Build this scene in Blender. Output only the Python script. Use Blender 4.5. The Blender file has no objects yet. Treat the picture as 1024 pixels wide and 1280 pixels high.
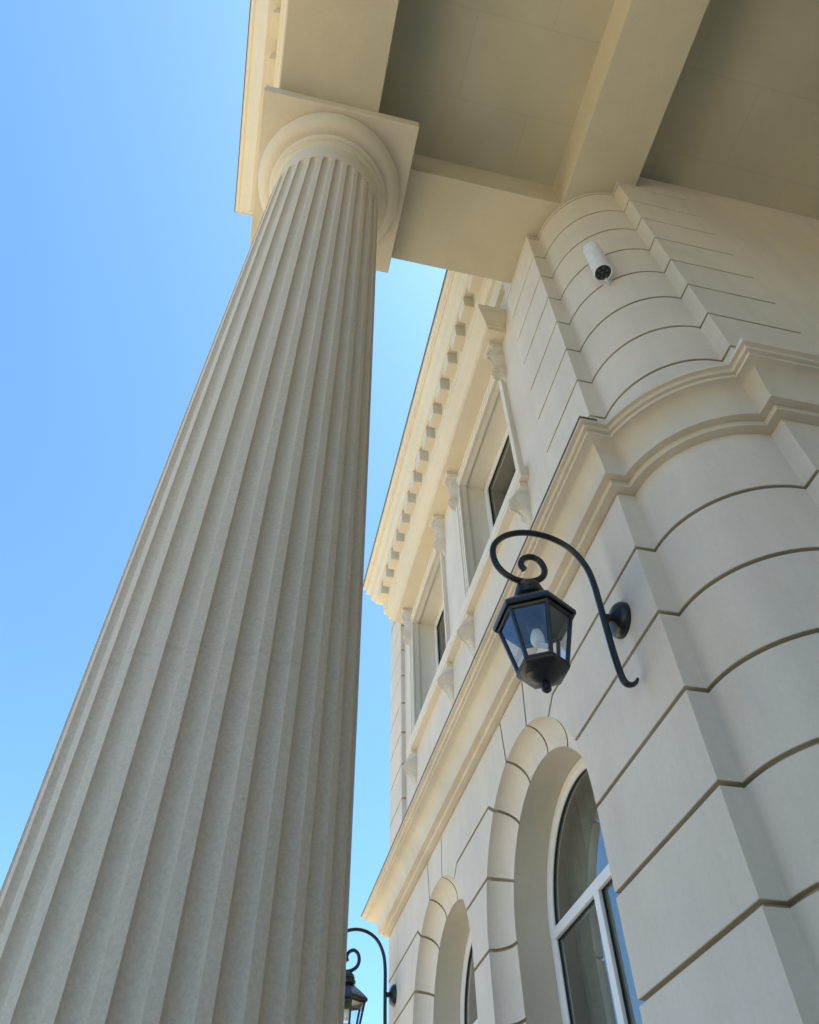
import bpy, bmesh, math, random
from mathutils import Vector, Matrix
random.seed(7)
C = bpy.context.scene
COL = C.collection
S = 1.6                      # metres per layout unit; layout z = 0 is the eye height, the terrace is at -1
def W(x, y, z): return Vector((x*S, y*S, (z+1.0)*S))

# ------------------------------------------------------------------ camera, sky, sun, exposure
cam = bpy.data.cameras.new('camera'); co = bpy.data.objects.new('camera', cam); COL.objects.link(co)
cam.sensor_fit = 'HORIZONTAL'; cam.sensor_width = 36.0; cam.lens = 953.475/1024*36
cam.clip_start = 0.05; cam.clip_end = 3000
rx, dn, fw = Vector((0.9754, -0.2200, -0.0135)), Vector((0.1591, 0.7452, -0.6476)), Vector((0.1525, 0.6295, 0.7619))
m = Matrix((rx, -dn, -fw)).transposed().to_quaternion().normalized()
co.rotation_mode = 'QUATERNION'; co.rotation_quaternion = m; co.location = W(0, 0, 0)
C.camera = co

SUN_EL, SUN_AZ = math.radians(64), math.radians(98)      # azimuth clockwise from +Y
w = bpy.data.worlds.new('World'); C.world = w; w.use_nodes = True
nt = w.node_tree; bg = nt.nodes['Background']
sky = nt.nodes.new('ShaderNodeTexSky'); sky.sky_type = 'NISHITA'; sky.sun_disc = False
sky.sun_elevation = SUN_EL; sky.sun_rotation = SUN_AZ
sky.air_density = 1.2; sky.dust_density = 1.5; sky.ozone_density = 0.35
tn = nt.nodes.new('ShaderNodeMix'); tn.data_type = 'RGBA'; tn.blend_type = 'MULTIPLY'; tn.inputs[0].default_value = 1.0
tn.inputs[7].default_value = (0.63, 0.955, 1.24, 1.0)       # clear, slightly cyan summer sky
nt.links.new(sky.outputs['Color'], tn.inputs[6]); nt.links.new(tn.outputs[2], bg.inputs['Color']); bg.inputs['Strength'].default_value = 0.12
sl = bpy.data.lights.new('sun', 'SUN'); sl.energy = 5.0; sl.angle = math.radians(0.5); sl.color = (1.0, 0.91, 0.77)
so = bpy.data.objects.new('sun', sl); COL.objects.link(so)
sd = Vector((math.sin(SUN_AZ)*math.cos(SUN_EL), math.cos(SUN_AZ)*math.cos(SUN_EL), math.sin(SUN_EL)))
so.rotation_mode = 'QUATERNION'; so.rotation_quaternion = sd.to_track_quat('Z', 'Y'); so.location = sd*60
C.view_settings.view_transform = 'Standard'; C.view_settings.look = 'None'
C.view_settings.exposure = 1.2; C.view_settings.gamma = 1.0
C.render.engine = 'CYCLES'
C.cycles.max_bounces = 8; C.cycles.diffuse_bounces = 6

# ------------------------------------------------------------------ materials
def nodes(name):
    mt = bpy.data.materials.new(name); mt.use_nodes = True
    n = mt.node_tree; return mt, n, n.nodes['Principled BSDF']
def texco(n, scale=(1, 1, 1)):
    tc = n.nodes.new('ShaderNodeTexCoord'); mp = n.nodes.new('ShaderNodeMapping'); mp.inputs['Scale'].default_value = scale
    n.links.new(tc.outputs['Object'], mp.inputs['Vector']); return mp.outputs['Vector']
def noise(n, vec, scale, detail=4, rough=0.55):
    t = n.nodes.new('ShaderNodeTexNoise'); t.inputs['Scale'].default_value = scale
    t.inputs['Detail'].default_value = detail; t.inputs['Roughness'].default_value = rough
    n.links.new(vec, t.inputs['Vector']); return t.outputs['Fac']
def ramp(n, fac, stops):
    r = n.nodes.new('ShaderNodeValToRGB'); e = r.color_ramp.elements
    while len(e) < len(stops): e.new(0.5)
    for el, (p, c) in zip(e, stops): el.position = p; el.color = (*c, 1)
    n.links.new(fac, r.inputs['Fac']); return r.outputs['Color']
def mixc(n, fac, a, b, mode='MIX'):
    x = n.nodes.new('ShaderNodeMix'); x.data_type = 'RGBA'; x.blend_type = mode
    if isinstance(fac, float): x.inputs[0].default_value = fac
    else: n.links.new(fac, x.inputs[0])
    for i, v in ((6, a), (7, b)):
        if isinstance(v, tuple): x.inputs[i].default_value = (*v, 1)
        else: n.links.new(v, x.inputs[i])
    return x.outputs[2]
def bump(n, h, strength, dist, prev=None):
    b = n.nodes.new('ShaderNodeBump'); b.inputs['Strength'].default_value = strength; b.inputs['Distance'].default_value = dist
    n.links.new(h, b.inputs['Height'])
    if prev: n.links.new(prev, b.inputs['Normal'])
    return b.outputs['Normal']
def mathn(n, op, a, b=None):
    x = n.nodes.new('ShaderNodeMath'); x.operation = op
    for i, v in ((0, a), (1, b)):
        if v is None: continue
        if isinstance(v, (int, float)): x.inputs[i].default_value = v
        else: n.links.new(v, x.inputs[i])
    return x.outputs[0]

def plaster(name, base, var=0.05, grain=0.25, streak=0.06, speck=0.0, rough=0.85, joints=0.0):
    mt, n, p = nodes(name); v = texco(n)
    d = tuple(c*(1-var*2.2) for c in base); l = tuple(min(1, c*(1+var)) for c in base)
    warm = (base[0]*1.0, base[1]*0.955, base[2]*0.86)
    c = ramp(n, noise(n, v, 1.3, 6, 0.6), [(0.3, d), (0.72, l)])
    c = mixc(n, ramp(n, noise(n, v, 0.55, 3), [(0.45, (0, 0, 0)), (0.75, (0.6, 0.6, 0.6))]), c, warm)
    vs = texco(n, (7, 7, 0.35))
    c = mixc(n, streak, c, ramp(n, noise(n, vs, 1.0, 5, 0.6), [(0.3, (0.35, 0.33, 0.28)), (0.65, (1, 1, 1))]), 'MULTIPLY')
    fine = noise(n, v, 105 if grain > 0.5 else 55, 3, 0.75)
    c = mixc(n, 0.35*grain, c, ramp(n, fine, [(0.3, (0.45, 0.43, 0.4)), (0.65, (1, 1, 1))]), 'MULTIPLY')
    if speck:
        vo = n.nodes.new('ShaderNodeTexVoronoi'); vo.inputs['Scale'].default_value = 9.0; n.links.new(v, vo.inputs['Vector'])
        f = ramp(n, vo.outputs['Distance'], [(0.025, (1, 1, 1)), (0.05, (0, 0, 0))])
        g = ramp(n, noise(n, v, 3.1, 2), [(0.56, (0, 0, 0)), (0.6, (1, 1, 1))])
        mm = mixc(n, 1.0, f, g, 'MULTIPLY')
        c = mixc(n, mathn(n, 'MULTIPLY', mm, speck), c, (0.06, 0.055, 0.04))
    nb = None
    if joints:
        sp = n.nodes.new('ShaderNodeSeparateXYZ'); n.links.new(v, sp.inputs[0])
        zz = mathn(n, 'ADD', sp.outputs['Z'], mathn(n, 'MULTIPLY', noise(n, v, 6.0, 3), 0.012))
        fr = mathn(n, 'FRACT', mathn(n, 'ADD', mathn(n, 'DIVIDE', zz, 2.2), joints))
        ln = ramp(n, mathn(n, 'ABSOLUTE', mathn(n, 'SUBTRACT', fr, 0.5)), [(0.0008, (1, 1, 1)), (0.0022, (0, 0, 0))])
        pt = mixc(n, 1.0, ln, ramp(n, noise(n, v, 2.3, 3), [(0.42, (0, 0, 0)), (0.6, (1, 1, 1))]), 'MULTIPLY')
        c = mixc(n, mathn(n, 'MULTIPLY', pt, 0.22), c, (0.30, 0.28, 0.22))
        nb = bump(n, ln, -0.12, 0.002)
    n.links.new(c, p.inputs['Base Color']); p.inputs['Roughness'].default_value = rough
    p.inputs['Specular IOR Level'].default_value = 0.25
    nb = bump(n, fine, 0.35*grain, 0.004, nb)
    nb = bump(n, noise(n, v, 4.0, 5, 0.5), 0.25, 0.012, nb)
    n.links.new(nb, p.inputs['Normal'])
    return mt
M = {}
M['wall'] = plaster('painted_stucco', (0.71, 0.65, 0.565), 0.05, 0.28, 0.10)
M['trim'] = plaster('cream_trim', (0.71, 0.635, 0.50), 0.03, 0.14)
M['string'] = plaster('string_stucco', (0.70, 0.63, 0.52), 0.07, 0.2, 0.1)
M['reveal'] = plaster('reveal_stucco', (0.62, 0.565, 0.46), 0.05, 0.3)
M['joint'] = plaster('dirty_joint', (0.53, 0.485, 0.375), 0.10, 0.5)
M['column'] = plaster('column_stucco', (0.72, 0.635, 0.51), 0.02, 0.9, 0.06, 0.3, joints=0.17)
M['capital'] = plaster('capital_stucco', (0.68, 0.61, 0.485), 0.05, 0.3)
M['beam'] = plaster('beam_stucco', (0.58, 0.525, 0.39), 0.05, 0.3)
M['white'] = plaster('white_surround', (0.72, 0.675, 0.59), 0.02, 0.1)
def ceiling_mat():
    mt, n, p = nodes('coffer_boards'); v = texco(n)
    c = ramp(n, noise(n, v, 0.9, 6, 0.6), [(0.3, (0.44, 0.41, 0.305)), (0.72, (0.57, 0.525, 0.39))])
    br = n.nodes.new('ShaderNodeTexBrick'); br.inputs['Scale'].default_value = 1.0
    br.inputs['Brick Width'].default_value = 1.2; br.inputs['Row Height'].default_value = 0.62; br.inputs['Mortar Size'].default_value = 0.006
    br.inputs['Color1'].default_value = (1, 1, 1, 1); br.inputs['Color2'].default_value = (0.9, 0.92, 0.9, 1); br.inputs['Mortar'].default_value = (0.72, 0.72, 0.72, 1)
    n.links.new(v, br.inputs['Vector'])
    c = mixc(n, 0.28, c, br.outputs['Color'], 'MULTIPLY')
    n.links.new(c, p.inputs['Base Color']); p.inputs['Roughness'].default_value = 0.9
    p.inputs['Specular IOR Level'].default_value = 0.2
    n.links.new(bump(n, noise(n, v, 40, 3, 0.7), 0.2, 0.004), p.inputs['Normal'])
    return mt
M['ceiling'] = ceiling_mat()
def simple(name, col, rough=0.5, metal=0.0, spec=0.5, nscale=18, nb=0.08):
    mt, n, p = nodes(name); v = texco(n)
    c = ramp(n, noise(n, v, nscale, 4), [(0.3, tuple(c*0.82 for c in col)), (0.7, tuple(min(1, c*1.08) for c in col))])
    n.links.new(c, p.inputs['Base Color']); p.inputs['Roughness'].default_value = rough
    p.inputs['Metallic'].default_value = metal; p.inputs['Specular IOR Level'].default_value = spec
    n.links.new(bump(n, noise(n, v, nscale*4, 3), nb, 0.002), p.inputs['Normal'])
    return mt
M['black'] = simple('black_iron', (0.012, 0.012, 0.015), 0.32)
M['pvc'] = simple('white_plastic_frame', (0.80, 0.80, 0.79), 0.35, nscale=0.6)
M['spot'] = simple('white_enamel', (0.78, 0.79, 0.82), 0.35)
M['lens'] = simple('dark_lens', (0.006, 0.006, 0.007), 0.3)
M['led'] = simple('led_glass', (0.05, 0.055, 0.06), 0.12)
M['bulb'] = simple('frosted_bulb', (0.85, 0.85, 0.86), 0.3)
M['gasket'] = simple('black_gasket', (0.015, 0.015, 0.015), 0.6)
M['metal_strip'] = simple('grey_roof_metal', (0.20, 0.18, 0.155), 0.5, 0.6)
M['curtain'] = simple('grey_green_curtain', (0.33, 0.35, 0.33), 0.9)
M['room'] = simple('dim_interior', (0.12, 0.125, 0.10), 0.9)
M['socket'] = simple('black_socket', (0.02, 0.02, 0.02), 0.5)
def glass(name, tint=(0.93, 0.96, 0.95), refl=1.5, wave=0.05):
    mt = bpy.data.materials.new(name); mt.use_nodes = True; n = mt.node_tree
    n.nodes.remove(n.nodes['Principled BSDF']); out = n.nodes['Material Output']
    ge = n.nodes.new('ShaderNodeNewGeometry'); dt = n.nodes.new('ShaderNodeVectorMath'); dt.operation = 'DOT_PRODUCT'
    n.links.new(ge.outputs['Normal'], dt.inputs[0]); n.links.new(ge.outputs['Incoming'], dt.inputs[1])
    om = mathn(n, 'SUBTRACT', 1.0, mathn(n, 'ABSOLUTE', dt.outputs['Value']))
    k = mathn(n, 'ADD', mathn(n, 'MULTIPLY', mathn(n, 'POWER', om, 5.0), 0.96*refl), 0.04*refl)   # Schlick
    k = mathn(n, 'MINIMUM', k, 1.0)
    t = n.nodes.new('ShaderNodeBsdfTransparent'); t.inputs['Color'].default_value = (*tint, 1)
    g = n.nodes.new('ShaderNodeBsdfGlossy'); g.inputs['Roughness'].default_value = 0.01; g.inputs['Color'].default_value = (0.95, 0.97, 1, 1)
    v = texco(n); n.links.new(bump(n, noise(n, v, 1.6, 2), wave, 0.01), g.inputs['Normal'])
    mx = n.nodes.new('ShaderNodeMixShader'); n.links.new(k, mx.inputs[0]); n.links.new(t.outputs[0], mx.inputs[1]); n.links.new(g.outputs[0], mx.inputs[2])
    n.links.new(mx.outputs[0], out.inputs['Surface']); return mt
M['glass'] = glass('window_glass', (0.70, 0.76, 0.70), 2.6)
M['glass_upper'] = glass('upper_window_glass', (0.70, 0.74, 0.62), 1.1)
M['lampglass'] = glass('lantern_glass', (0.94, 0.96, 0.96), 1.7, 0.0)
def ground_mat(name, a, b, brick=None):
    mt, n, p = nodes(name); v = texco(n)
    c = ramp(n, noise(n, v, 0.6, 8, 0.65), [(0.3, a), (0.7, b)])
    if brick:
        br = n.nodes.new('ShaderNodeTexBrick'); br.inputs['Scale'].default_value = 1.0
        br.inputs['Brick Width'].default_value = brick; br.inputs['Row Height'].default_value = brick*0.5; br.inputs['Mortar Size'].default_value = 0.008
        br.inputs['Color1'].default_value = (1, 1, 1, 1); br.inputs['Color2'].default_value = (0.85, 0.85, 0.85, 1); br.inputs['Mortar'].default_value = (0.4, 0.4, 0.4, 1)
        n.links.new(v, br.inputs['Vector']); c = mixc(n, 0.8, c, br.outputs['Color'], 'MULTIPLY')
    n.links.new(c, p.inputs['Base Color']); p.inputs['Roughness'].default_value = 0.9
    n.links.new(bump(n, noise(n, v, 12, 5), 0.3, 0.01), p.inputs['Normal']); return mt
M['paving'] = ground_mat('warm_paving', (0.58, 0.48, 0.32), (0.68, 0.565, 0.39), 0.5)
M['terrace'] = ground_mat('terrace_tiles', (0.50, 0.44, 0.34), (0.58, 0.51, 0.40), 0.6)
M['lawn'] = ground_mat('lawn', (0.06, 0.10, 0.025), (0.11, 0.14, 0.045))

M['leaf'] = simple('leaves', (0.07, 0.12, 0.03), 0.6)
M['bark'] = simple('bark', (0.12, 0.09, 0.06), 0.9)
# ------------------------------------------------------------------ mesh helpers (layout units)
def empty(name, loc, label, cat, group=None):
    o = bpy.data.objects.new(name, None); COL.objects.link(o); o.location = W(*loc); o.empty_display_size = 0.2
    o['label'] = label; o['category'] = cat; o['kind'] = 'thing'
    if group: o['group'] = group
    return o
def root_loc(o):
    while o.parent: o = o.parent
    return o.location.copy()
class MB:
    def __init__(s): s.bm = bmesh.new(); s.mi = 0
    def v(s, p): return s.bm.verts.new(W(*p))
    def f(s, ps):
        try:
            fc = s.bm.faces.new([s.v(p) for p in ps]); fc.material_index = s.mi; return fc
        except ValueError: return None
    def box(s, x0, x1, y0, y1, z0, z1):
        a = [(x, y, z) for x in (x0, x1) for y in (y0, y1) for z in (z0, z1)]
        for q in ((0, 1, 3, 2), (4, 6, 7, 5), (0, 4, 5, 1), (2, 3, 7, 6), (0, 2, 6, 4), (1, 5, 7, 3)): s.f([a[i] for i in q])
    def grid(s, rows, close_u=False):
        vs = [[s.v(p) for p in r] for r in rows]
        for i in range(len(vs)-1):
            k = len(vs[i]); rng = range(k) if close_u else range(k-1)
            for j in rng:
                a, b, c, d = vs[i][j], vs[i][(j+1) % k], vs[i+1][(j+1) % k], vs[i+1][j]
                try: s.bm.faces.new((a, b, c, d)).material_index = s.mi
                except ValueError: pass
        return vs
    def prism(s, poly, z0, z1):                 # plan polygon extruded in z
        s.f([(x, y, z0) for x, y in poly]); s.f([(x, y, z1) for x, y in reversed(poly)])
        for i in range(len(poly)):
            (x0, y0), (x1, y1) = poly[i], poly[(i+1) % len(poly)]
            s.f([(x0, y0, z0), (x1, y1, z0), (x1, y1, z1), (x0, y0, z1)])
    def tube(s, pts, r, seg=12, caps=True):
        n = len(pts); P = [Vector(p) for p in pts]; rows = []
        up = None
        for i in range(n):
            t = (P[min(i+1, n-1)]-P[max(i-1, 0)]).normalized()
            if up is None:
                up = Vector((0, 1, 0)) if abs(t.y) < 0.9 else Vector((1, 0, 0))
            a = (up - t*up.dot(t)).normalized(); b = t.cross(a); up = a
            rr = r[i] if isinstance(r, (list, tuple)) else r
            rows.append([tuple(P[i]+a*rr*math.cos(2*math.pi*k/seg)+b*rr*math.sin(2*math.pi*k/seg)) for k in range(seg)])
        vs = s.grid(rows, True)
        if caps:
            s.bm.faces.new(vs[0]); s.bm.faces.new(list(reversed(vs[-1])))
    def lathe(s, c, prof, seg=32, axis='z', rot=0.0, caps=True):   # prof: (r, h)
        rows = []
        for r, h in prof:
            row = []
            for k in range(seg):
                a = rot+2*math.pi*k/seg; u, v_ = r*math.cos(a), r*math.sin(a)
                row.append((c[0]+u, c[1]+v_, c[2]+h) if axis == 'z' else (c[0]+h, c[1]+u, c[2]+v_))
            rows.append(row)
        vs = s.grid(rows, True)
        if caps:
            for e in (vs[0], vs[-1]):
                try: s.bm.faces.new(e)
                except ValueError: pass
    def build(s, name, mat, parent=None, smooth=35, bevel=0.0, weld=True):
        bm = s.bm
        if weld: bmesh.ops.remove_doubles(bm, verts=bm.verts, dist=0.0002)
        bmesh.ops.recalc_face_normals(bm, faces=bm.faces)
        off = root_loc(parent) if parent else Vector((0, 0, 0))
        if off.length: bmesh.ops.translate(bm, verts=bm.verts, vec=-off)
        me = bpy.data.meshes.new(name); bm.to_mesh(me); bm.free()
        for mt in (mat if isinstance(mat, list) else [mat]): me.materials.append(mt)
        if smooth:
            for p in me.polygons: p.use_smooth = True
            me.set_sharp_from_angle(angle=math.radians(smooth))
        o = bpy.data.objects.new(name, me); COL.objects.link(o)
        if parent: o.parent = parent
        if bevel:
            b = o.modifiers.new('edge', 'BEVEL'); b.width = bevel; b.segments = 2; b.limit_method = 'ANGLE'; b.angle_limit = math.radians(40)
            b.harden_normals = False
        return o
def dup(o, parent=None, shift=None):
    c = o.copy(); COL.objects.link(c)
    if parent: c.parent = parent
    if shift: c.location = o.location + Vector(shift)*S
    for ch in list(o.children): dup(ch, c)
    return c
def struct(o): o['kind'] = 'structure'; return o

ARC_C, ARC_R = (1.365, 1.332), 0.305
ARC = [(ARC_C[0]+ARC_R*math.cos(math.radians(180+90*i/28)), ARC_C[1]+ARC_R*math.sin(math.radians(180+90*i/28))) for i in range(29)]
def offset_path(path, p, pre=None, post=None):
    """shift a plan path by p to the right of its heading, mitred"""
    out = []; n = len(path)
    for i in range(n):
        a = path[i-1] if i else pre; c = path[i+1] if i < n-1 else post; b = path[i]
        ds = []
        if a: ds.append(((b[0]-a[0]), (b[1]-a[1])))
        if c: ds.append(((c[0]-b[0]), (c[1]-b[1])))
        ns = []
        for dx, dy in ds:
            l = math.hypot(dx, dy); ns.append((dy/l, -dx/l))
        if len(ns) == 1: nx, ny, k = *ns[0], 1
        else:
            nx, ny = ns[0][0]+ns[1][0], ns[0][1]+ns[1][1]; l = math.hypot(nx, ny); nx /= l; ny /= l
            k = 1/(nx*ns[0][0]+ny*ns[0][1])
        out.append((b[0]+nx*p*k, b[1]+ny*p*k))
    if ARC[0] in path and ARC[-1] in path:                      # the round pier: trim or extend the arc so that it meets the offset returns exactly
        i0 = path.index(ARC[0]); R = ARC_R+p; e = math.degrees(math.asin(p/R)); N = len(ARC)-1
        for i in range(N+1):
            a = math.radians(180+e+(90-2*e)*i/N); out[i0+i] = (ARC_C[0]+R*math.cos(a), ARC_C[1]+R*math.sin(a))
    return out
def sweep(mb, path, prof, pre=None, post=None):
    rows = []
    for p, z in prof:
        rows.append([(x, y, z) for x, y in offset_path(path, p, pre, post)])
    mb.grid(rows)
    for k in (0, -1):
        mb.f([r[k] for r in rows])

def smooth_curve(pts, n=8):
    out = []; P = [Vector(p) for p in pts]
    for i in range(len(P)-1):
        a, b, c, d = P[max(i-1, 0)], P[i], P[i+1], P[min(i+2, len(P)-1)]
        for k in range(n):
            t = k/n
            out.append(tuple(0.5*((2*b)+(c-a)*t+(2*a-5*b+4*c-d)*t*t+(-a+3*b-3*c+d)*t**3)))
    out.append(tuple(P[-1])); return out

# ------------------------------------------------------------------ ground
mb = MB(); mb.f([(-1500, -1500, -1.12), (1500, -1500, -1.12), (1500, 1500, -1.12), (-1500, 1500, -1.12)]); struct(mb.build('lawn', M['lawn'], smooth=0))
mb = MB(); mb.box(-22, 12, -16, 22, -1.3, -1.09); struct(mb.build('courtyard', M['paving'], smooth=0))
mb = MB(); mb.box(-0.75, 3.6, -6.5, 1.75, -1.25, -1.0); struct(mb.build('terrace', M['terrace'], smooth=0, bevel=0.02))

def wood():
    rnd = random.Random(3); mb = MB()
    for k in range(46):
        a = math.radians(120+k*5.2+rnd.uniform(-2, 2)); d = rnd.uniform(19, 25)
        x, y, h, r = d*math.cos(a), d*math.sin(a), rnd.uniform(5.0, 8.0), rnd.uniform(1.6, 2.6)
        mb.mi = 1; mb.tube([(x, y, -1.12), (x+.1, y, -1.12+h*0.35), (x, y+.1, -1.12+h*0.7)], [0.16, 0.12, 0.05], 6); mb.mi = 0
        lumps = [(x+rnd.gauss(0, r*.5), y+rnd.gauss(0, r*.5), -1.12+h*rnd.uniform(.3, .95), rnd.uniform(.35, .6)*r) for _ in range(9)]
        for _ in range(420):
            lx, ly, lz, lr = rnd.choice(lumps)
            v = Vector((rnd.gauss(0, 1), rnd.gauss(0, 1), rnd.gauss(0, 1))).normalized()*lr*rnd.uniform(.6, 1.05)
            c = Vector((lx, ly, lz))+v; t = Vector((rnd.gauss(0, 1), rnd.gauss(0, 1), rnd.gauss(0, 1))).normalized(); b = t.orthogonal().normalized(); q = rnd.uniform(.12, .24)
            mb.f([tuple(c+t*q), tuple(c+b*q*.6), tuple(c-t*q), tuple(c-b*q*.6)])
    o = mb.build('distant_wood', [M['leaf'], M['bark']], smooth=0, weld=False); o['kind'] = 'stuff'; o['label'] = 'row of leafy trees across the courtyard'
wood()
# ------------------------------------------------------------------ dimensions
G, GD = 0.0130, 0.020
Y0, Y1 = 1.332, 4.89
LOW = [-1.09, -0.88, -0.63, -0.38, -0.13, 0.12, 0.371, 0.622, 0.873, 1.123, 1.370, 1.620, 1.872]
UP = [2.0, 2.071, 2.319, 2.5675, 2.816, 3.061, 3.305, 3.549, 3.793, 4.040, 4.285]
XU = 1.03                                   # upper wall plane between the pilasters

mansion = empty('mansion', (2.2, 3.1, -1.09), 'cream stucco mansion with banded round corner, deep cornice and arched windows', 'building')

def bands(mb, path, levels, pre=None, post=None, z_last=None):
    """rusticated courses along a plan path: raised blocks with recessed joints"""
    back = offset_path(path, -GD, pre, post)
    rows = [[(x, y, levels[0]) for x, y in back], [(x, y, levels[-1]) for x, y in back]]
    mb.mi = 1; mb.grid(rows); mb.mi = 0
    c = 0.0016
    front = path; mid = offset_path(path, -c, pre, post)
    for k in range(len(levels)-1):
        a = levels[k]+(G/2 if k else 0); b = levels[k+1]-(G/2 if k < len(levels)-2 else 0)
        lo, hi = [(x, y, a) for x, y in mid], [(x, y, b) for x, y in mid]
        rows = [lo, [(x, y, a+c) for x, y in front], [(x, y, b-c) for x, y in front], hi]
        mb.grid(rows); mb.mi = 1; mb.grid([[(x, y, a) for x, y in back], lo]); mb.grid([hi, [(x, y, b) for x, y in back]]); mb.mi = 0
        for e in (0, -1): mb.f([r[e] for r in rows])

# ---- round corner pier, lower and upper stages
pier_low = [(1.0, Y0), (1.06, Y0)] + ARC[1:] + [(1.365, 0.967), (3.45, 0.967)]
pier_low = [(1.0, Y0)] + ARC + [(1.365, 0.967), (3.45, 0.967)]
mb = MB(); bands(mb, pier_low, LOW, pre=(1.0, Y0+1))
mb.build('corner_pier', [M['wall'], M['joint']], mansion, smooth=30)
pier_up = [(XU+0.02, 1.692), (1.0, 1.692), (1.0, Y0)] + ARC + [(1.365, 0.967), (1.748, 0.967), (1.748, 0.995)]
mb = MB(); bands(mb, pier_up, UP)
mb.build('corner_pier', [M['wall'], M['joint']], mansion, smooth=30)

# ---- lower facade with arches
A_R, A_Z = 0.545, 1.14
ARCHES = (2.45, 3.745)
JA = [0, 25, 52.5, 76.5, 103.5, 127.5, 155, 180]
def arch_pt(c, ang, r=A_R): return (c+r*math.cos(math.radians(ang)), A_Z+r*math.sin(math.radians(ang)))
def inset(poly, offs):
    n = len(poly); out = []
    L = []
    for i in range(n):
        a, b = Vector(poly[i]), Vector(poly[(i+1) % n]); d = (b-a).normalized(); nn = Vector((-d.y, d.x))
        L.append((a+nn*offs[i], d))
    for i in range(n):
        (p, d), (q, e) = L[i-1], L[i]
        cr = d.x*e.y-d.y*e.x
        if abs(cr) < 1e-5: out.append(tuple(q))
        else:
            t = ((q-p).x*e.y-(q-p).y*e.x)/cr; out.append(tuple(p+d*t))
    return out
def facade_block(mb, pts):
    """pts: list of (y, z, kind of the edge to the next point): g groove, a arch, c corner.  y grows away from the camera"""
    poly = [(p[0], p[1]) for p in pts]; kinds = [p[2] for p in pts]
    ar = sum(poly[i][0]*poly[(i+1) % len(poly)][1]-poly[(i+1) % len(poly)][0]*poly[i][1] for i in range(len(poly)))
    if ar < 0:
        poly = poly[::-1]; kinds = kinds[::-1]; kinds = kinds[1:]+kinds[:1]
    q = inset(poly, [G/2 if k == 'g' else 0 for k in kinds])
    q2 = inset(poly, [G/2+0.0016 if k == 'g' else 0 for k in kinds])
    mb.f([(1.0, y, z) for y, z in q2])
    n = len(q)
    for i in range(n):
        j = (i+1) % n
        if kinds[i] == 'g':
            mb.f([(1.0, *q2[i]), (1.0, *q2[j]), (1.0016, max(q[j][0], Y0+0.0016), q[j][1]), (1.0016, max(q[i][0], Y0+0.0016), q[i][1])])
            cm = lambda p, d: (max(p[0], Y0+d), p[1])          # mitre at the near corner
            mb.mi = 1; mb.f([(1.0016, *cm(q[i], 0.0016)), (1.0016, *cm(q[j], 0.0016)), (1.0+GD, *cm(q[j], GD)), (1.0+GD, *cm(q[i], GD))]); mb.mi = 0
def arch_run(c, a0, a1, n=10):
    return [(*arch_pt(c, a0+(a1-a0)*i/n), 'a') for i in range(n)]
mb = MB()
def side_run(c, side, z0, z1):
    """points down/up an arch edge between two heights, ordered bottom to top"""
    out = []
    zs = [z0]
    if z1 > A_Z:
        lo = max(z0, A_Z)
        if lo > z0: zs.append(lo)
        a0 = math.asin((lo-A_Z)/A_R); a1 = math.asin(min(1, (z1-A_Z)/A_R))
        zs += [A_Z+A_R*math.sin(a0+(a1-a0)*i/8) for i in range(1, 9)]
    else: zs.append(z1)
    for z in zs:
        h = math.sqrt(max(0, A_R**2-(z-A_Z)**2)) if z > A_Z else A_R
        out.append((c+side*h, z))
    return out
spans = [(None, ARCHES[0]), (ARCHES[0], ARCHES[1]), (ARCHES[1], None)]
for k in range(len(LOW)-1):
    z0, z1 = LOW[k], LOW[k+1]
    for ca, cb in spans:
        if z1 < 1.45:                                       # plain courses
            left = side_run(cb, -1, z0, z1) if cb else [(Y1, z0), (Y1, z1)]       # far end of the block
            right = side_run(ca, 1, z0, z1) if ca else [(Y0, z0), (Y0, z1)]
            lk, rk = ('a' if cb else 'c'), ('a' if ca else 'c')
            pts = [(*p, rk) for p in right[:-1]] + [(*right[-1], 'g')] + [(*p, lk) for p in reversed(left[1:])] + [(*left[0], 'g')]
            facade_block(mb, pts)
        elif z1 < 1.7:                                      # course with the bend down to the arch
            za = arch_pt(0, 52.5)[1]
            pts = []
            if ca:
                pts += [(*p, 'a') for p in side_run(ca, 1, z0, za)]; pts[-1] = (*pts[-1][:2], 'g'); pts.append((ca+0.397, z1, 'g'))
            else: pts += [(Y0, z0, 'c'), (Y0, z1, 'g')]
            if cb:
                pts.append((cb-0.397, z1, 'g')); r = side_run(cb, -1, z0, za)[::-1]; pts += [(*p, 'a') for p in r]; pts[-1] = (*pts[-1][:2], 'g')
            else: pts += [(Y1, z1, 'c'), (Y1, z0, 'g')]
            facade_block(mb, pts)
        else:
            pts = []
            if ca:
                pts.append((ca+0.148, z1, 'g')); pts += arch_run(ca, 76.5, 52.5); pts.append((*arch_pt(ca, 52.5), 'g')); pts.append((ca+0.397, z0, 'g'))
            else: pts += [(Y0, z1, 'c'), (Y0, z0, 'g')]
            if cb:
                pts.append((cb-0.397, z0, 'g')); pts += arch_run(cb, 127.5, 103.5); pts.append((*arch_pt(cb, 103.5), 'g')); pts.append((cb-0.148, z1, 'g'))
            else: pts += [(Y1, z0, 'c'), (Y1, z1, 'g')]
            facade_block(mb, pts)
for c in ARCHES:
    facade_block(mb, [(c-0.148, LOW[-1], 'g')] + arch_run(c, 103.5, 76.5) + [(*arch_pt(c, 76.5), 'g'), (c+0.148, LOW[-1], 'g')])
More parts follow.
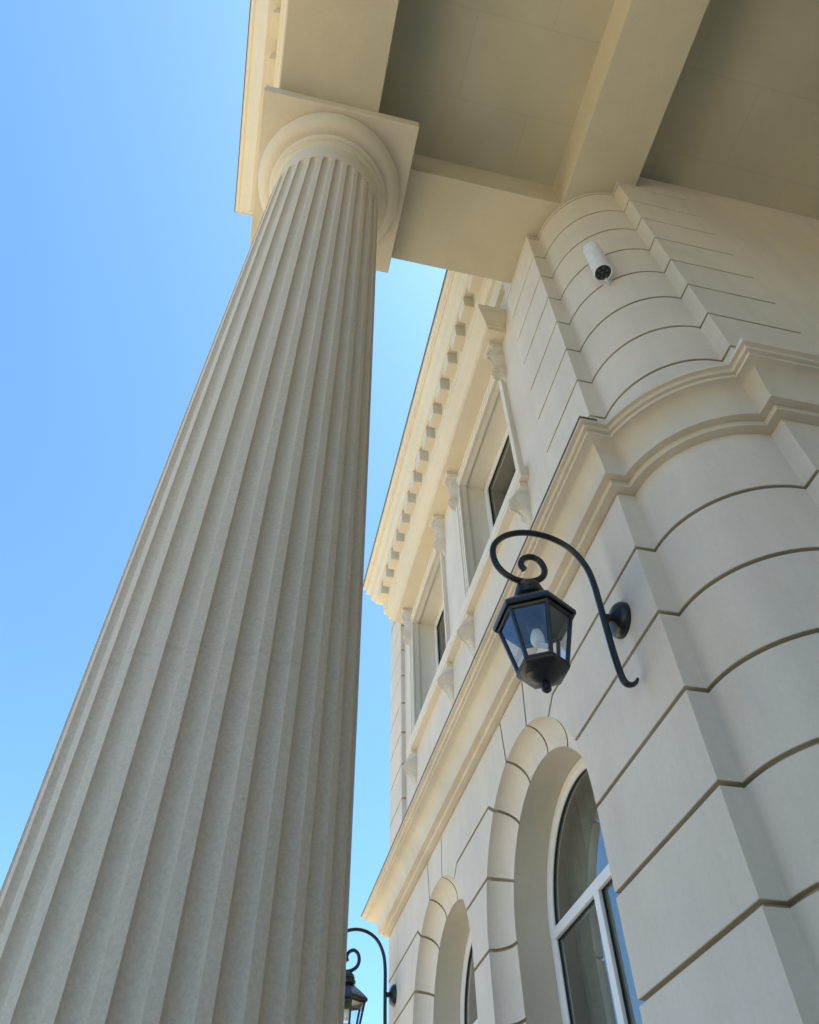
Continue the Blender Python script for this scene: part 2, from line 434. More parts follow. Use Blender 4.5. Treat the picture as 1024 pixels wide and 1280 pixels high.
# recessed backing with arched holes
XB = 1.0+GD
RB = A_R+0.010
def edge_poly(c, side): return [(c+side*RB, LOW[0])] + [arch_pt(c, (0 if side > 0 else 180)+(90 if side > 0 else -90)*i/24, RB) for i in range(25)]
def back_piece(pts): mb.f([(XB, y, z) for y, z in pts])
c1, c2 = ARCHES
ZT = LOW[-1]+0.05
def strip(fn_lo, ylist):
    pass
def hole_backing(ya, yb, c):
    """backing between two plan positions around one arch"""
    pr, pl = edge_poly(c, -1), edge_poly(c, 1)
    rows = [[(XB, ya, z) for y, z in pr], [(XB, y, z) for y, z in pr]]; mb.grid(rows)
    rows = [[(XB, yb, z) for y, z in pl], [(XB, y, z) for y, z in pl]]; mb.grid(rows)
    mb.f([(XB, ya, A_Z+RB), (XB, yb, A_Z+RB), (XB, yb, ZT), (XB, ya, ZT)])
ym = (c1+c2)/2; mb.mi = 1
hole_backing(Y0+GD, ym, c1); hole_backing(ym, Y1-0.0, c2)
# far return and back of the house
mb.mi = 0
mb.f([(1.0, Y1, -1.09), (8, Y1, -1.09), (8, Y1, 4.3), (1.0, Y1, 4.3)])
mb.build('ground_floor_wall', [M['wall'], M['joint']], mansion, smooth=0)

# ---- upper wall with window openings
WIN = (2.445, 3.775); WHW = 0.415; WZ0, WZ1 = 2.82, 3.80
XR = 1.185                                    # window frame plane
mb = MB()
def uwall(y0, y1, z0, z1): mb.f([(XU, y0, z0), (XU, y1, z0), (XU, y1, z1), (XU, y0, z1)])
ys = [1.66, WIN[0]-WHW, WIN[0]+WHW, WIN[1]-WHW, WIN[1]+WHW, 4.56]
for i in range(5):
    if i in (1, 3): uwall(ys[i], ys[i+1], 1.9, WZ0); uwall(ys[i], ys[i+1], WZ1, 4.6)
    else: uwall(ys[i], ys[i+1], 1.9, WZ0); uwall(ys[i], ys[i+1], WZ0, WZ1); uwall(ys[i], ys[i+1], WZ1, 4.6)
mb.build('upper_wall', M['wall'], mansion, smooth=0)
mb = MB(); mb.box(1.748, 3.45, 0.979, 1.1, 1.9, 4.6); mb.build('upper_wall', M['wall'], mansion, smooth=0)
mb = MB(); bands(mb, [(XU+0.02, Y1), (1.0, Y1), (1.0, 4.504), (XU+0.02, 4.504)][1:], UP, pre=(1.5, Y1))
mb.build('pilaster', [M['wall'], M['joint']], mansion, smooth=30)
mb = MB(); mb.box(3.4, 3.5, -6.5, 0.967, -1.09, 4.6); mb.build('entrance_wall', M['wall'], mansion, smooth=0)
mb = MB(); mb.box(0.86, 8.0, 1.2, 5.03, 4.97, 5.03); mb.box(1.6, 8.0, 0.99, 1.19, 4.6, 5.02); mb.box(7.9, 8, 1.2, Y1-0.01, -1.09, 4.96); mb.build('roof', M['metal_strip'], mansion, smooth=0)

# unseen wing added past the portico, behind the camera, to block low sky light
mb = MB(); mb.box(1.0, 8.0, -11.0, -5.6, -1.09, 4.97); mb.build('light_blocking_wing', M['wall'], mansion, smooth=0)

# ---- string course wrapping round the corner
prof_string = [(-0.012, 1.8715), (0.030, 1.8715), (0.030, 1.8935), (0.056, 1.8935), (0.056, 1.897)]
for i in range(11):
    t = i/10; prof_string.append((0.056+0.058*(1-math.cos(t*math.pi/2)), 1.898+0.096*math.sin(t*math.pi/2)))
prof_string += [(0.122, 1.994), (0.122, 2.007), (0.133, 2.008), (0.133, 2.013), (0.137, 2.019), (0.149, 2.021), (0.149, 2.035)]
path_str = [(6.0, Y1), (1.0, Y1)] + [(1.0, Y0)] + ARC + [(1.365, 0.967), (3.45, 0.967)]
mb = MB(); sweep(mb, path_str, prof_string); mb.build('string_course', M['string'], mansion, smooth=32)
mb = MB(); sweep(mb, path_str[:4], [(-0.04, 2.050), (0.0, 2.050), (0.153, 2.0375), (0.1535, 2.0325), (0.1502, 2.0325), (0.1502, 2.0355), (-0.04, 2.046)], post=(ARC[0][0], Y0-0.5)); mb.build('drip_flashing', M['metal_strip'], mansion, smooth=30)

# ---- main cornice and its dentils
def cornice_prof(s=1.0):
    pr = [(-0.034, 4.27), (0.0, 4.27), (0.0, 4.455), (0.022, 4.458), (0.022, 4.485)]
    for i in range(5): t = i/4*math.pi/2; pr.append((0.022+0.024*(1-math.cos(t)), 4.485+0.045*math.sin(t)))
    pr += [(0.052, 4.535), (0.052, 4.560), (0.058, 4.562), (0.058, 4.702), (0.118, 4.702), (0.118, 4.722), (0.126, 4.724), (0.128, 4.736)]
    for i in range(1, 11):
        t = i/10; pr.append((0.128+0.058*t+0.010*math.sin(2*math.pi*t), 4.738+0.137*t))
    pr += [(0.196, 4.876), (0.196, 4.938), (0.203, 4.940)]
    for i in range(1, 6):
        t = i/5*math.pi/2; pr.append((0.203+0.014*math.sin(t), 4.942+0.020*(1-math.cos(t))))
    pr += [(0.222, 4.964), (0.222, 4.988), (0.0, 4.992)]
    return pr
mb = MB(); sweep(mb, [(6.0, Y1), (1.0, Y1), (1.0, 1.625)], cornice_prof(), post=(0.0, 1.625))
cor = mb.build('cornice', M['trim'], mansion, smooth=32)
mb = MB(); sweep(mb, [(6.0, Y1), (1.0, Y1), (1.0, 1.625)], [(0.0, 5.012), (0.230, 5.000), (0.230, 4.979), (0.2235, 4.979), (0.2235, 4.990), (0.0, 4.994)], post=(0.0, 1.625)); mb.build('gutter_edge', M['metal_strip'], mansion, smooth=30)
DW, DP = 0.120, 0.2085
def dentil_at(xf, y0, y1):
    mb = MB(); mb.box(xf, 1.0-0.056, y0, y1, 4.568, 4.7025); return mb
first = None
y = 1.80
ky = 0
while y < 4.76:
    if first is None:
        first = dentil_at(1.0-0.124, y, y+DW).build('dentil', M['trim'], cor, smooth=0, bevel=0.004)
    else: dup(first, cor, (0, ky*DP, 0))
    ky += 1; y += DP

# ---- hood over the upper windows, sill, brackets
HY0, HY1 = 1.845, 4.375
prof_hood = [(0.0, 3.945), (0.105, 3.945), (0.105, 3.958), (0.110, 3.960), (0.110, 3.968), (0.114, 3.970)]
for i in range(8):
    t = i/7; prof_hood.append((0.116+0.046*t-0.007*math.sin(2*math.pi*t), 3.972+0.112*t))
prof_hood += [(0.168, 4.088), (0.168, 4.112), (0.0, 4.125)]
hp = []
mb = MB()
# the hood returns at both ends: plan path inset so that p is measured from the wall
b0, b1 = HY0+0.105, HY1-0.105
sweep(mb, [(XU+0.01, b1), (XU, b1), (XU, b0), (XU+0.01, b0)], prof_hood)
mb.f([(XU, b0+0.0, 3.9452), (XU, b1, 3.9452), (XU-0.0, b1, 3.9452)])
mb.build('window_hood', M['trim'], mansion, smooth=32)
mb = MB()
sweep(mb, [(XU+0.01, 4.27), (XU, 4.27), (XU, 1.975), (XU+0.01, 1.975)], [(0.0, 2.724), (0.041, 2.724), (0.041, 2.742), (0.036, 2.744), (0.036, 2.752), (0.043, 2.756), (0.043, 2.806), (0.030, 2.815), (0.0, 2.823)])
mb.build('window_sill', M['white'], mansion, smooth=32)

def console(w, h, prof, lobes=3):
    """carved leaf bracket: prof(t) depth, t from 0 (top) to 1 (tip); plane x=0, centred y=0, top z=0"""
    mb = MB(); NT, NW = 60, 24; rows = []
    for i in range(NT+1):
        t = i/NT; d = prof(t); ww = w*(1-0.40*max(0, t-0.35)/0.65)
        ww *= 1+0.12*math.sin(t*math.pi*2*lobes)                       # scalloped leaf outline
        row = [(0.03, -ww/2, -h*t)]
        for j in range(NW+1):
            u = -1+2*j/NW; a = abs(u)
            vein = 0.34*math.exp(-(u/0.10)**2)                          # raised midrib
            fold = 0.36*math.cos((a*2.2+t*lobes*0.8)*math.pi*2)*min(1, a*3)   # raked folds of the leaf
            rim = 1-0.35*a**2.5
            dd = max(0.003, d*(0.88*rim+vein+fold*0.85))
            row.append((-dd, u*ww/2, -h*t))
        row.append((0.03, ww/2, -h*t)); rows.append(row)
    mb.grid(rows); mb.f([r for r in rows[0]]); mb.f([r for r in rows[-1]])
    return mb
def place(mb, x, y, z):
    bmesh.ops.translate(mb.bm, verts=mb.bm.verts, vec=W(x, y, z)-W(0, 0, 0))
    return mb
def prof_low(t):
    return 0.032+0.040*math.exp(-((t-0.42)/0.20)**2)-0.027*t**2
def prof_top(t):
    return 0.072-0.060*t**0.8+0.036*math.exp(-((t-0.74)/0.15)**2)-0.010*t**4
def cap_block(mb, w, p, h):
    mb.box(-p, 0.03, -w/2-0.006, w/2+0.006, -h, -0.0008)
src = None
for y in (2.018, 2.918, 3.338, 4.235):
    if src is None:
        mb = console(0.088, 0.235, prof_low); mb2 = MB()
        cap_block(mb, 0.088, 0.036, 0.022)
        src = place(mb, XU, y, 2.724).build('sill_bracket', M['white'], mansion, smooth=50); y_first = y
    else: dup(src, mansion, (0, y-y_first, 0))
src = None
for y in (1.968, 2.922, 3.298, 4.252):
    if src is None:
        mb = console(0.084, 0.345, prof_top)
        cap_block(mb, 0.086, 0.080, 0.026)
        src = place(mb, XU, y, 3.945).build('hood_bracket', M['white'], mansion, smooth=50); y_first = y
    else: dup(src, mansion, (0, y-y_first, 0))

# ---- upper windows
def upper_window():
    c = WIN[0]; y0, y1 = c-WHW, c+WHW
    mb = MB()                                   # reveal: jambs and head with a small inner bead
    b = 0.014
    for (ya, s) in ((y0, 1), (y1, -1)):
        mb.grid([[(XU, ya, WZ0), (XU+0.035, ya, WZ0), (XU+0.035, ya-s*0.010, WZ0), (XR+0.04, ya-s*0.010, WZ0)], [(XU, ya, WZ1), (XU+0.035, ya, WZ1), (XU+0.035, ya-s*0.010, WZ1+0.01), (XR+0.04, ya-s*0.010, WZ1+0.01)]])
    mb.grid([[(XU, y0, WZ1), (XU+0.035, y0, WZ1), (XU+0.035, y0-.01, WZ1+.010), (XR+0.04, y0-.01, WZ1+.010)], [(XU, y1, WZ1), (XU+0.035, y1, WZ1), (XU+0.035, y1+.01, WZ1+.010), (XR+0.04, y1+.01, WZ1+.010)]])
    mb.f([(XU-0.0, y0, WZ0), (XR+0.04, y0, WZ0+0.01), (XR+0.04, y1, WZ0+0.01), (XU, y1, WZ0)])
    rev = mb.build('window', M['white'], mansion, smooth=0)
    mb = MB()                                   # surround moulding (two steps)
    o, i2 = 0.058, 0.0
    def ring(ra, rb, xa, xb):
        # inner offset ra, outer offset rb ; front xa
        pts_i = [(y0-ra, WZ0), (y0-ra, WZ1+ra), (y1+ra, WZ1+ra), (y1+ra, WZ0)]
        pts_o = [(y0-rb, WZ0), (y0-rb, WZ1+rb), (y1+rb, WZ1+rb), (y1+rb, WZ0)]
        mb.grid([[(xb, *p) for p in pts_i], [(xa, *p) for p in pts_i], [(xa, *p) for p in pts_o], [(xb, *p) for p in pts_o]])
    ring(0.0, 0.020, XU-0.013, XU+0.002); ring(0.020, 0.040, XU-0.017, XU+0.002); ring(0.040, 0.058, XU-0.024, XU+0.002)
    mb.build('surround', M['white'], rev, smooth=0)
    mb = MB(); fw = 0.066; a0, a1, zt = y0-0.009, y1+0.009, WZ1+0.009
    def fr(ya, yb, za, zb, x0=XR, x1=XR+0.035): mb.box(x0, x1, ya, yb, za, zb)
    fr(a0, a0+fw, WZ0+0.012, zt); fr(a1-fw, a1, WZ0+0.012, zt); fr(a0+fw, a1-fw, zt-fw, zt); fr(a0+fw, a1-fw, WZ0+0.012, WZ0+0.012+fw)
    mb.build('window_frame', M['pvc'], rev, smooth=0, bevel=0.004)
    mb = MB(); x = XR+0.017; mb.f([(x, a0+fw, WZ0+fw), (x, a1-fw, WZ0+fw), (x, a1-fw, zt-fw), (x, a0+fw, zt-fw)]); mb.build('glass_pane', M['glass_upper'], rev, smooth=0)
    mb = MB(); g = 0.0025
    for (ya, yb, za, zb) in ((a0+fw, a0+fw+g, WZ0+fw, zt-fw), (a1-fw-g, a1-fw, WZ0+fw, zt-fw), (a0+fw+g, a1-fw-g, zt-fw-g, zt-fw)): mb.box(XR+0.006, XR+0.016, ya, yb, za, zb)
    mb.build('gasket', M['gasket'], rev, smooth=0)
    mb = MB(); mb.box(XR+0.045, XR+0.7, y0-0.2, y1+0.2, WZ0-0.1, WZ1+0.2); mb.bm.faces.ensure_lookup_table()
    bmesh.ops.delete(mb.bm, geom=[f for f in mb.bm.faces if f.calc_center_median().x < W(XR+0.05, 0, 0).x], context='FACES')
    mb.build('room_interior', M['room'], rev, smooth=0)
    mb = MB(); rows = []
    for zc in (WZ0, WZ1+0.05): rows.append([(XR+0.10+0.012*math.sin(k*0.9), y0+(y1-y0)*k/60*0.55, zc) for k in range(61)])
    mb.grid(rows); mb.build('curtain', M['curtain'], rev, smooth=60)
    return rev
w1 = upper_window(); w1['label'] = 'deep rectangular upper window nearer the portico'
w2 = dup(w1, mansion, (0, WIN[1]-WIN[0], 0)); w2['label'] = 'deep rectangular upper window nearer the far corner'

# ---- arched windows
COVE_D, COVE_W = 0.080, 0.095
AXF = 1.215                                    # frame plane
def arch_path(c, s0, s1, n):
    """s in degrees along the arch; below 0 and above 180 it runs down the jambs (1 unit = 100)"""
    out = []
    for i in range(n+1):
        s = s0+(s1-s0)*i/n
        if s < 0: out.append(((c, A_Z+s/100), 0))
        elif s > 180: out.append(((c, A_Z-(s-180)/100), 180))
        else: out.append(((c, A_Z), s))
    return out
def apt(b, r): (y, z), a = b; return (y+r*math.cos(math.radians(a)), z+r*math.sin(math.radians(a)))
def arched_window():
    c = ARCHES[0]
    mb = MB()
    joints_deg = [25, 52.5, 76.5, 103.5, 127.5, 155]
    low = [(z-A_Z)*100 for z in LOW if z < 1.14]
    js = low + joints_deg + [180-s for s in reversed(low)]
    prof = []
    for i in range(11):
        t = i/10*math.pi/2; prof.append((1.0+COVE_D*math.sin(t), A_R-COVE_W*(1-math.cos(t))))
    prof += [(1.0+COVE_D+0.004, A_R-COVE_W), (1.0+COVE_D+0.004, A_R-COVE_W+0.004)]
    gd = G/2/A_R*180/math.pi
    def sweep_seg(prof, s0, s1, caps):
        n = max(2, int(abs(s1-s0)/3)) if (s1 > 0 and s0 < 180) else 1
        if s0 < 0 < s1: 
            parts = arch_path(c, s0, 0, 1)+arch_path(c, 0, s1, 8)[1:]
        elif s0 < 180 < s1: parts = arch_path(c, s0, 180, 8)+arch_path(c, 180, s1, 1)[1:]
        else: parts = arch_path(c, s0, s1, n)
        rows = [[(x, *apt(b, r)) for x, r in prof] for b in parts]
        mb.grid(rows)
        if caps:
            for k in (0, -1):
                bk = [(x+GD*0.9, *apt(parts[k], r+0.010)) for x, r in prof]
                mb.mi = 1; mb.grid([rows[k], bk]); mb.mi = 0
    for a, b in zip(js[:-1], js[1:]):
        ga = (G/2*100 if a < 0 or a >= 180 else gd); gb = (G/2*100 if b <= 0 or b > 180 else gd)
        sweep_seg(prof, a+ga, b-gb, True)
    back = [(x+GD*0.9, r+0.010) for x, r in prof[:-1]]
    mb.mi = 1; sweep_seg(back, js[0], 0, False); sweep_seg(back, 0, 180, False); sweep_seg(back, 180, js[-1], False)
    win = mb.build('arched_window', [M['wall'], M['joint']], mansion, smooth=40)
    RI = A_R-COVE_W+0.0015
    mb = MB()
    def tubesec(prof, s0=js[0], s1=js[-1]):
        for a, b, n in ((s0, 0, 1), (0, 180, 48), (180, s1, 1)):
            mb.grid([[(x, *apt(q, r)) for x, r in prof] for q in arch_path(c, a, b, n)])
    tubesec([(1.0835, RI), (AXF+0.05, RI)]); mb.build('reveal', M['reveal'], win, smooth=30)
    mb = MB(); tubesec([(AXF+0.03, RI-0.001), (AXF, RI-0.001), (AXF, RI-0.026), (AXF+0.006, RI-0.030), (AXF+0.006, RI-0.044), (AXF+0.03, RI-0.044)])
    mb.box(AXF-0.001, AXF+0.028, c-RI+0.04, c+RI-0.04, A_Z-0.014, A_Z+0.024)
    mb.box(AXF-0.0005, AXF+0.027, c-0.021, c+0.021, -0.9, A_Z-0.0142)
    mb.build('window_frame', M['pvc'], win, smooth=30, bevel=0.004)
    mb = MB(); g = 0.003; rg = RI-0.044; x0, x1 = AXF+0.012, AXF+0.020
    tubesec([(x0, rg), (x0, rg-g), (x1, rg-g)])
    for (ya, yb, za, zb) in ((c-0.021-g, c-0.021, -0.9, A_Z-0.014), (c+0.021, c+0.021+g, -0.9, A_Z-0.014), (c-rg+g, c-0.021-g, A_Z-0.014-g, A_Z-0.014), (c+0.021+g, c+rg-g, A_Z-0.014-g, A_Z-0.014), (c-rg+g, c+rg-g, A_Z+0.024, A_Z+0.024+g)):
        mb.box(x0, x1, ya, yb, za, zb)
    mb.build('gasket', M['gasket'], win, smooth=30)
    mb = MB(); x = AXF+0.019
    bs = arch_path(c, js[0], 0, 1)+arch_path(c, 0, 180, 40)[1:]+arch_path(c, 180, js[-1], 1)[1:]
    mb.f([(x, *apt(b, RI-0.043)) for b in bs]); mb.build('glass_pane', M['glass'], win, smooth=0)
    mb = MB(); mb.box(AXF+0.052, AXF+0.8, c-0.62, c+0.62, -0.95, A_Z+0.75)
    bmesh.ops.delete(mb.bm, geom=[f for f in mb.bm.faces if f.calc_center_median().x < W(AXF+0.06, 0, 0).x], context='FACES')
    mb.build('room_interior', M['room'], win, smooth=0)
    mb = MB(); rows = []
    for zc in (-0.9, 1.66): rows.append([(AXF+0.12+0.014*math.sin(k*0.75)+0.006*math.sin(k*1.9), c-0.2+0.68*k/80, zc) for k in range(81)])
    mb.grid(rows); mb.build('curtain', M['curtain'], win, smooth=60)
    return win
a1 = arched_window(); a1['label'] = 'arched ground floor window with white transom and mullion, nearer the camera'
a2 = dup(a1, mansion, (0, ARCHES[1]-ARCHES[0], 0)); a2['label'] = 'second arched ground floor window, nearer the far corner'

# ------------------------------------------------------------------ portico roof
portico = empty('portico', (0.5, -1.5, 4.06), 'flat portico roof with coffered tan soffit and dentilled eaves resting on the fluted column', 'portico')
YE = -5.5
mb = MB()
mb.prism([(-0.37, YE), (0.110, YE), (0.110, 1.133), (1.124, 1.133), (1.124, YE), (1.467, YE), (1.467, 1.30), (1.30, 1.605), (-0.37, 1.605)], 4.06, 4.42)
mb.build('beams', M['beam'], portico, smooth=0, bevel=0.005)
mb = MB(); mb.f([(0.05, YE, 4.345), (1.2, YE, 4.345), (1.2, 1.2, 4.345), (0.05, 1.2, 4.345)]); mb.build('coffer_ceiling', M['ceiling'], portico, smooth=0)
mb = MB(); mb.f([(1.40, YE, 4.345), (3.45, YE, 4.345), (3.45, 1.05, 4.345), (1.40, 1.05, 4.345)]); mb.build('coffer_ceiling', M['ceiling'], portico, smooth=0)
def pr_port():
    out = []
    for p, z in cornice_prof():
        if z > 4.70 and p > 0.1: p += 0.010+0.024*min(1, max(0, (z-4.74)/0.14))
        out.append((p, z))
    return out
XF = -0.392
mb = MB(); sweep(mb, [(1.0, 1.625), (XF, 1.625), (XF, YE)], pr_port(), pre=(1.0, Y1))
pcor = mb.build('cornice', M['trim'], portico, smooth=32)
mb = MB(); sweep(mb, [(1.0, 1.625), (XF, 1.625), (XF, YE)], [(0.0, 5.012), (0.264, 5.000), (0.264, 4.979), (0.2575, 4.979), (0.2575, 4.990), (0.0, 4.994)], pre=(1.0, Y1)); mb.build('gutter_edge', M['metal_strip'], portico, smooth=30)
mb = MB(); mb.box(-0.37, 3.45, YE, 1.62, 4.43, 4.97); mb.build('roof', M['metal_strip'], portico, smooth=0)
first = None; y = 1.645; k = 0
while y > -1.3:
    if first is None:
        mb = MB(); mb.box(XF-0.096, XF-0.057, y-DW, y, 4.576, 4.7025); first = mb.build('dentil', M['trim'], pcor, smooth=0, bevel=0.004)
    else: dup(first, pcor, (0, -k*DP, 0))
    k += 1; y -= DP

# ------------------------------------------------------------------ fluted column
CX, CY = -0.067, 1.283
column = empty('fluted_column', (CX, CY, -1.0), 'tall grey stucco fluted column with round moulded capital carrying the portico corner', 'column')
def shaft_r(z): return 0.2592+0.0010*z-0.0011*z*z if z > 0.45 else 0.2594
NF, FP = 28, 12
def ring(z, depth):
    R = shaft_r(z); row = []
    da = 2*math.pi/NF; fil = 0.34; half = da*(1-fil)/2
    for f in range(NF):
        mid = math.radians(-95.3)+f*da; a0 = mid-da/2
        row.append((CX+R*math.cos(a0), CY+R*math.sin(a0), z))
        row.append((CX+R*math.cos(mid-half), CY+R*math.sin(mid-half), z))
        kk = max(depth, 0.02)
        for k in range(0, FP+1):
            sg = -math.cos(math.pi*k/FP); a = mid+half*sg*kk
            d = R*half*0.95*math.sqrt(max(0, 1-sg*sg))*depth
            row.append((CX+(R-d)*math.cos(a), CY+(R-d)*math.sin(a), z))
        row.append((CX+R*math.cos(mid+half), CY+R*math.sin(mid+half), z))
    return row
mb = MB(); rows = []
ZB, ZTOP = -0.80, 3.605
zs = [-0.90, ZB]+[ZB+0.03*i/5 for i in range(1, 6)]
zz = ZB+0.03
while zz < ZTOP-0.04: zz += 0.11; zs.append(min(zz, ZTOP-0.023))
zs += [ZTOP-0.022+0.022*i/8 for i in range(0, 9)]+[3.66]
for z in zs:
    if z <= ZB or z >= ZTOP: dpt = 0.0
    elif z < ZB+0.03: dpt = math.sqrt(max(0, 1-((ZB+0.03-z)/0.03)**2))
    elif z > ZTOP-0.022: dpt = math.sqrt(max(0, 1-((z-ZTOP+0.022)/0.022)**2))
    else: dpt = 1.0
    rows.append(ring(z, dpt))
mb.grid(rows, True); mb.build('shaft', M['column'], column, smooth=28)
def arcp(r0, z0, r1, z1, kind, n=8):
    out = []
    for i in range(n+1):
        t = i/n*math.pi/2
        if kind == 'ovolo': out.append((r0+(r1-r0)*math.sin(t), z0+(z1-z0)*(1-math.cos(t))))
        else: out.append((r0+(r1-r0)*(1-math.cos(t)), z0+(z1-z0)*math.sin(t)))
    return out
rt = shaft_r(3.77)
prof = [(shaft_r(3.66)-0.0003, 3.659), (rt, 3.762)] + arcp(rt, 3.765, rt+0.016, 3.790, 'cove', 5) + [(rt+0.018, 3.792), (rt+0.018, 3.812), (rt+0.024, 3.814)]
prof += [(rt+0.024+0.010*math.sin(math.pi*i/6), 3.814+0.026*i/6) for i in range(1, 7)]
prof += [(rt+0.030, 3.842), (rt+0.030, 3.856), (rt+0.040, 3.858)]
prof += [(rt+0.042+0.060*math.sin(i/10*math.pi*0.56), 3.858+0.092*(1-math.cos(i/10*math.pi*0.56))/(1-math.cos(math.pi*0.56))) for i in range(11)]
prof += [(rt+0.094, 3.962)]
mb = MB(); mb.lathe((CX, CY, 0), prof, 96); cap = mb.build('capital', M['capital'], column, smooth=30)
mb = MB(); AH = 0.370; AX = -0.061; mb.box(AX-AH, AX+AH, CY-AH, CY+AH, 3.961, 4.0585); mb.build('abacus', M['capital'], cap, smooth=0, bevel=0.006)
mb = MB(); mb.lathe((CX, CY, 0), [(0.259, -0.86), (0.275, -0.865), (0.275, -0.88)]+[(0.285+0.03*math.sin(math.pi*i/8), -0.88-0.06*i/8) for i in range(9)]+[(0.31, -0.942)], 64)
mb.box(CX-0.34, CX+0.34, CY-0.34, CY+0.34, -1.0, -0.9425); mb.build('base', M['column'], column, smooth=30)

# ------------------------------------------------------------------ wall lanterns
LY = 1.476
def wall_lantern(label):
    t = empty('wall_lantern', (1.0, LY, 1.475), label, 'wall lamp', 'black scroll wall lanterns')
    pts = [(0.974, 1.252), (0.966, 1.239), (0.954, 1.230), (0.942, 1.228), (0.932, 1.236), (0.927, 1.262), (0.9235, 1.322), (0.9225, 1.388), (0.922, 1.46), (0.922, 1.533), (0.921, 1.589), (0.914, 1.650), (0.893, 1.705), (0.860, 1.746), (0.812, 1.772), (0.757, 1.780), (0.703, 1.770), (0.655, 1.742), (0.622, 1.700), (0.612, 1.655), (0.620, 1.608), (0.645, 1.574), (0.683, 1.557), (0.722, 1.562), (0.756, 1.585), (0.769, 1.618), (0.761, 1.652), (0.736, 1.668), (0.708, 1.655), (0.696, 1.628), (0.704, 1.608)]
    cv = smooth_curve([(x, LY, z) for x, z in pts], 6); n = len(cv)
    rad = [0.0098*min(1, 0.42+0.58*i/22) for i in range(n)]
    mb = MB(); mb.tube(cv, rad, 14); mb.build('arm', M['black'], t, smooth=50)
    mb = MB(); mb.lathe((1.0, LY+0.006, 1.464), [(0.052, 0.0), (0.054, -0.003), (0.054, -0.024), (0.052, -0.032), (0.046, -0.040), (0.036, -0.046), (0.026, -0.049), (0.018, -0.052), (0.013, -0.056), (0.013, -0.072)], 32, axis='x'); mb.build('wall_plate', M['black'], t, smooth=35)
    lx, ly = 0.708, LY+0.004
    R6 = math.radians(-90)
    def hexring(r, z): return [(lx+r*math.cos(R6+math.pi/3*k), ly+r*math.sin(R6+math.pi/3*k), z) for k in range(6)]
    mb = MB()                                   # roof with rim, neck ball
    mb.lathe((lx, ly, 0), [(0.098, 1.408), (0.114, 1.403), (0.117, 1.406), (0.117, 1.418), (0.110, 1.426), (0.075, 1.458), (0.040, 1.487), (0.030, 1.495)], 6, rot=R6)
    mb.lathe((lx, ly, 0), [(0.030, 1.487), (0.044, 1.494), (0.046, 1.503), (0.044, 1.512), (0.036, 1.516), (0.040, 1.524), (0.036, 1.538), (0.026, 1.550), (0.012, 1.556), (0.0, 1.557)], 28, caps=False)
    mb.build('lantern_roof', M['black'], t, smooth=30)
    mb = MB()
    zt, zb, rt_, rb_ = 1.405, 1.243, 0.101, 0.0635
    T, B = hexring(rt_, zt), hexring(rb_, zb)
    for k in range(6): mb.tube([T[k], B[k]], 0.0062, 6)
    for r, z, hh in ((rt_-0.002, zt-0.006, 0.007), (rb_+0.001, zb+0.004, 0.006)):
        rr = hexring(r, z)
        for k in range(6): mb.tube([rr[k], rr[(k+1) % 6]], hh, 6)
    fr = mb.build('lantern_frame', M['black'], t, smooth=40)
    for k in range(6):
        mb = MB(); k2 = (k+1) % 6; q = 0.0015
        mb.f([tuple(Vector(p)) for p in (T[k], T[k2], B[k2], B[k])]); mb.build('glass_pane', M['lampglass'], t, smooth=0)
    mb = MB()
    mb.lathe((lx, ly, 0), [(0.070, 1.246), (0.072, 1.238), (0.068, 1.230), (0.050, 1.219), (0.034, 1.212), (0.016, 1.208)], 6, rot=R6)
    mb.lathe((lx, ly, 0), [(0.052, 1.228), (0.040, 1.212), (0.022, 1.203), (0.011, 1.200), (0.011, 1.194), (0.0135, 1.187), (0.0125, 1.178), (0.006, 1.172), (0.0, 1.171)], 24, caps=False)
    mb.build('lantern_base', M['black'], t, smooth=35)
    mb = MB(); mb.lathe((lx, ly, 0), [(0.020, 1.44), (0.020, 1.412), (0.024, 1.411), (0.024, 1.402), (0.019, 1.401), (0.019, 1.390), (0.023, 1.389), (0.023, 1.380), (0.018, 1.379), (0.017, 1.372)], 20); sk = mb.build('socket', M['socket'], t, smooth=30)
    mb = MB(); mb.lathe((lx, ly, 0), [(0.0105, 1.392), (0.011, 1.380), (0.0135, 1.370), (0.0175, 1.358), (0.0195, 1.346), (0.0185, 1.335), (0.0135, 1.3255), (0.006, 1.3215), (0.0, 1.321)], 24, caps=False); mb.build('bulb', M['bulb'], t, smooth=60)
    mb = MB(); mb.box(lx-0.022, lx+0.022, ly-0.036, ly-0.035, 1.284, 1.303); mb.build('paper_label', M['bulb'], t, smooth=0)
    return t
l1 = wall_lantern('black iron scroll lantern in full view beside the corner pier, nearer of two')
l1.scale = (1.016,)*3; l1.location = W(1.016, 1.50, 1.499)      # the plates are let into the stucco a little
l2 = dup(l1, None, None)
l2.location = l1.location + Vector((0.006*S, (4.715-1.50)*S, 0.012*S)); l2.rotation_euler = (0, 0, math.radians(5))
l2['label'] = 'smaller looking far black lantern half hidden behind the fluted column'

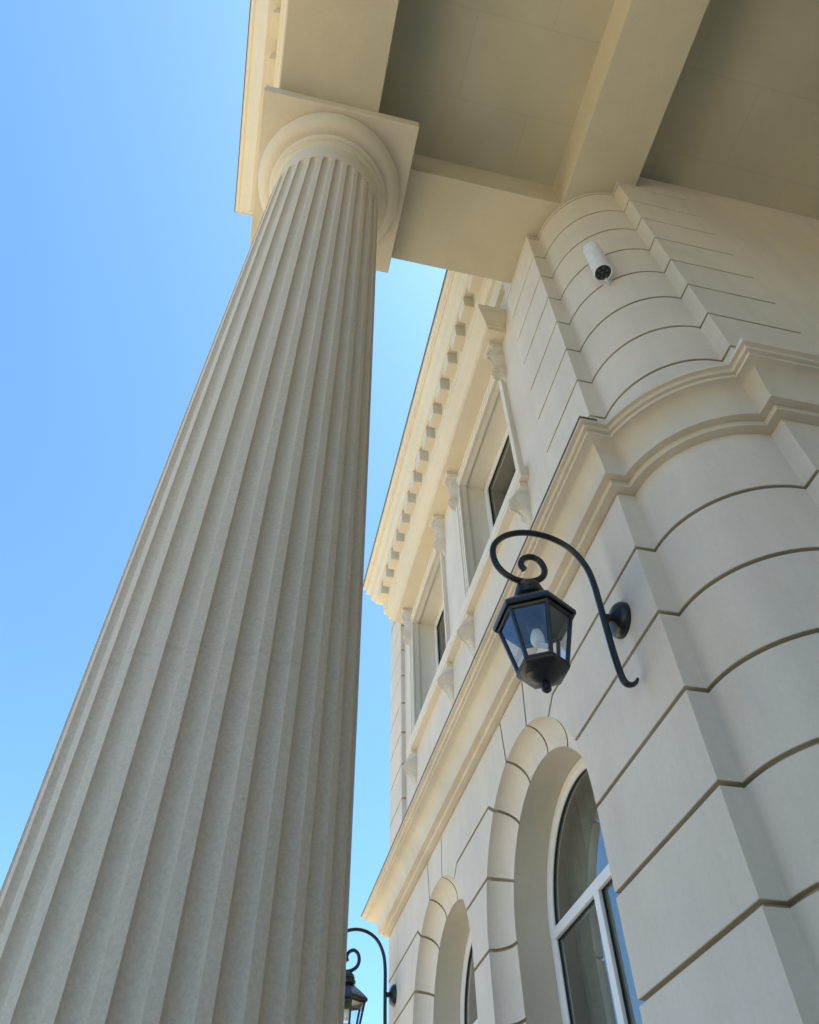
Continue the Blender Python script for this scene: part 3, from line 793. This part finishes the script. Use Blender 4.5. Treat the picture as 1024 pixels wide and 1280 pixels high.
# ------------------------------------------------------------------ spotlight on the round pier
sx, sy = 1.104, 1.071
spot = empty('spotlight', (sx, sy, 3.03), 'white cylindrical spotlight with dark lens on the banded round corner pier', 'spotlight')
mb = MB(); mb.lathe((sx, sy, 0), [(0.0, 3.288), (0.030, 3.288), (0.036, 3.282), (0.037, 3.274), (0.037, 3.044), (0.038, 3.040), (0.038, 3.030), (0.0355, 3.028), (0.0335, 3.030), (0.0335, 3.036)], 36, caps=False); mb.build('housing', M['spot'], spot, smooth=35)
mb = MB(); mb.lathe((sx, sy, 0), [(0.0335, 3.035), (0.0, 3.035)], 36, caps=False); ln = mb.build('lens', M['lens'], spot, smooth=35)
leds = [(0, 0)]+[(0.0205*math.cos(math.pi/3*k+0.3), 0.0205*math.sin(math.pi/3*k+0.3)) for k in range(6)]
for a, b in leds:
    mb = MB(); mb.lathe((sx+a, sy+b, 0), [(0.0070, 3.0345), (0.0070, 3.0315), (0.0045, 3.0295), (0.0, 3.029)], 14, caps=False); mb.build('led', M['led'], ln, smooth=40)
mb = MB(); dd = Vector((1, 1, 0)).normalized()
p0, p1 = Vector((sx, sy, 0))+dd*0.028, Vector((sx, sy, 0))+dd*0.066
for z in (3.13, 3.21): mb.tube([(p0.x, p0.y, z), (p1.x, p1.y, z)], 0.008, 10)
mb.tube([(p0.x+0.004, p0.y+0.004, 3.05), (p0.x+0.006, p0.y+0.006, 3.020), (p0.x+0.016, p0.y+0.014, 3.024)], [0.006, 0.007, 0.005], 10)
mb.tube([(p1.x-0.006, p1.y-0.006, 3.055), (p1.x+0.004, p1.y+0.004, 3.055)], 0.020, 16)
pl = [(p1.x-0.018*1, p1.y+0.018, z) for z in (3.08, 3.26)]
mb.f([(p1.x-.018, p1.y+.018, 3.09), (p1.x+.018, p1.y-.018, 3.09), (p1.x+.018, p1.y-.018, 3.25), (p1.x-.018, p1.y+.018, 3.25)])
mb.build('mounting_bracket', M['spot'], spot, smooth=40)
mb = MB(); mb.tube(smooth_curve([(p0.x-0.004, p0.y+.006, 3.045), (p0.x+0.006, p0.y+.006, 3.028), (p1.x, p1.y, 3.024), (p1.x+0.004, p1.y+0.004, 3.04)], 5), 0.0035, 8); mb.build('cable', M['spot'], spot, smooth=50)
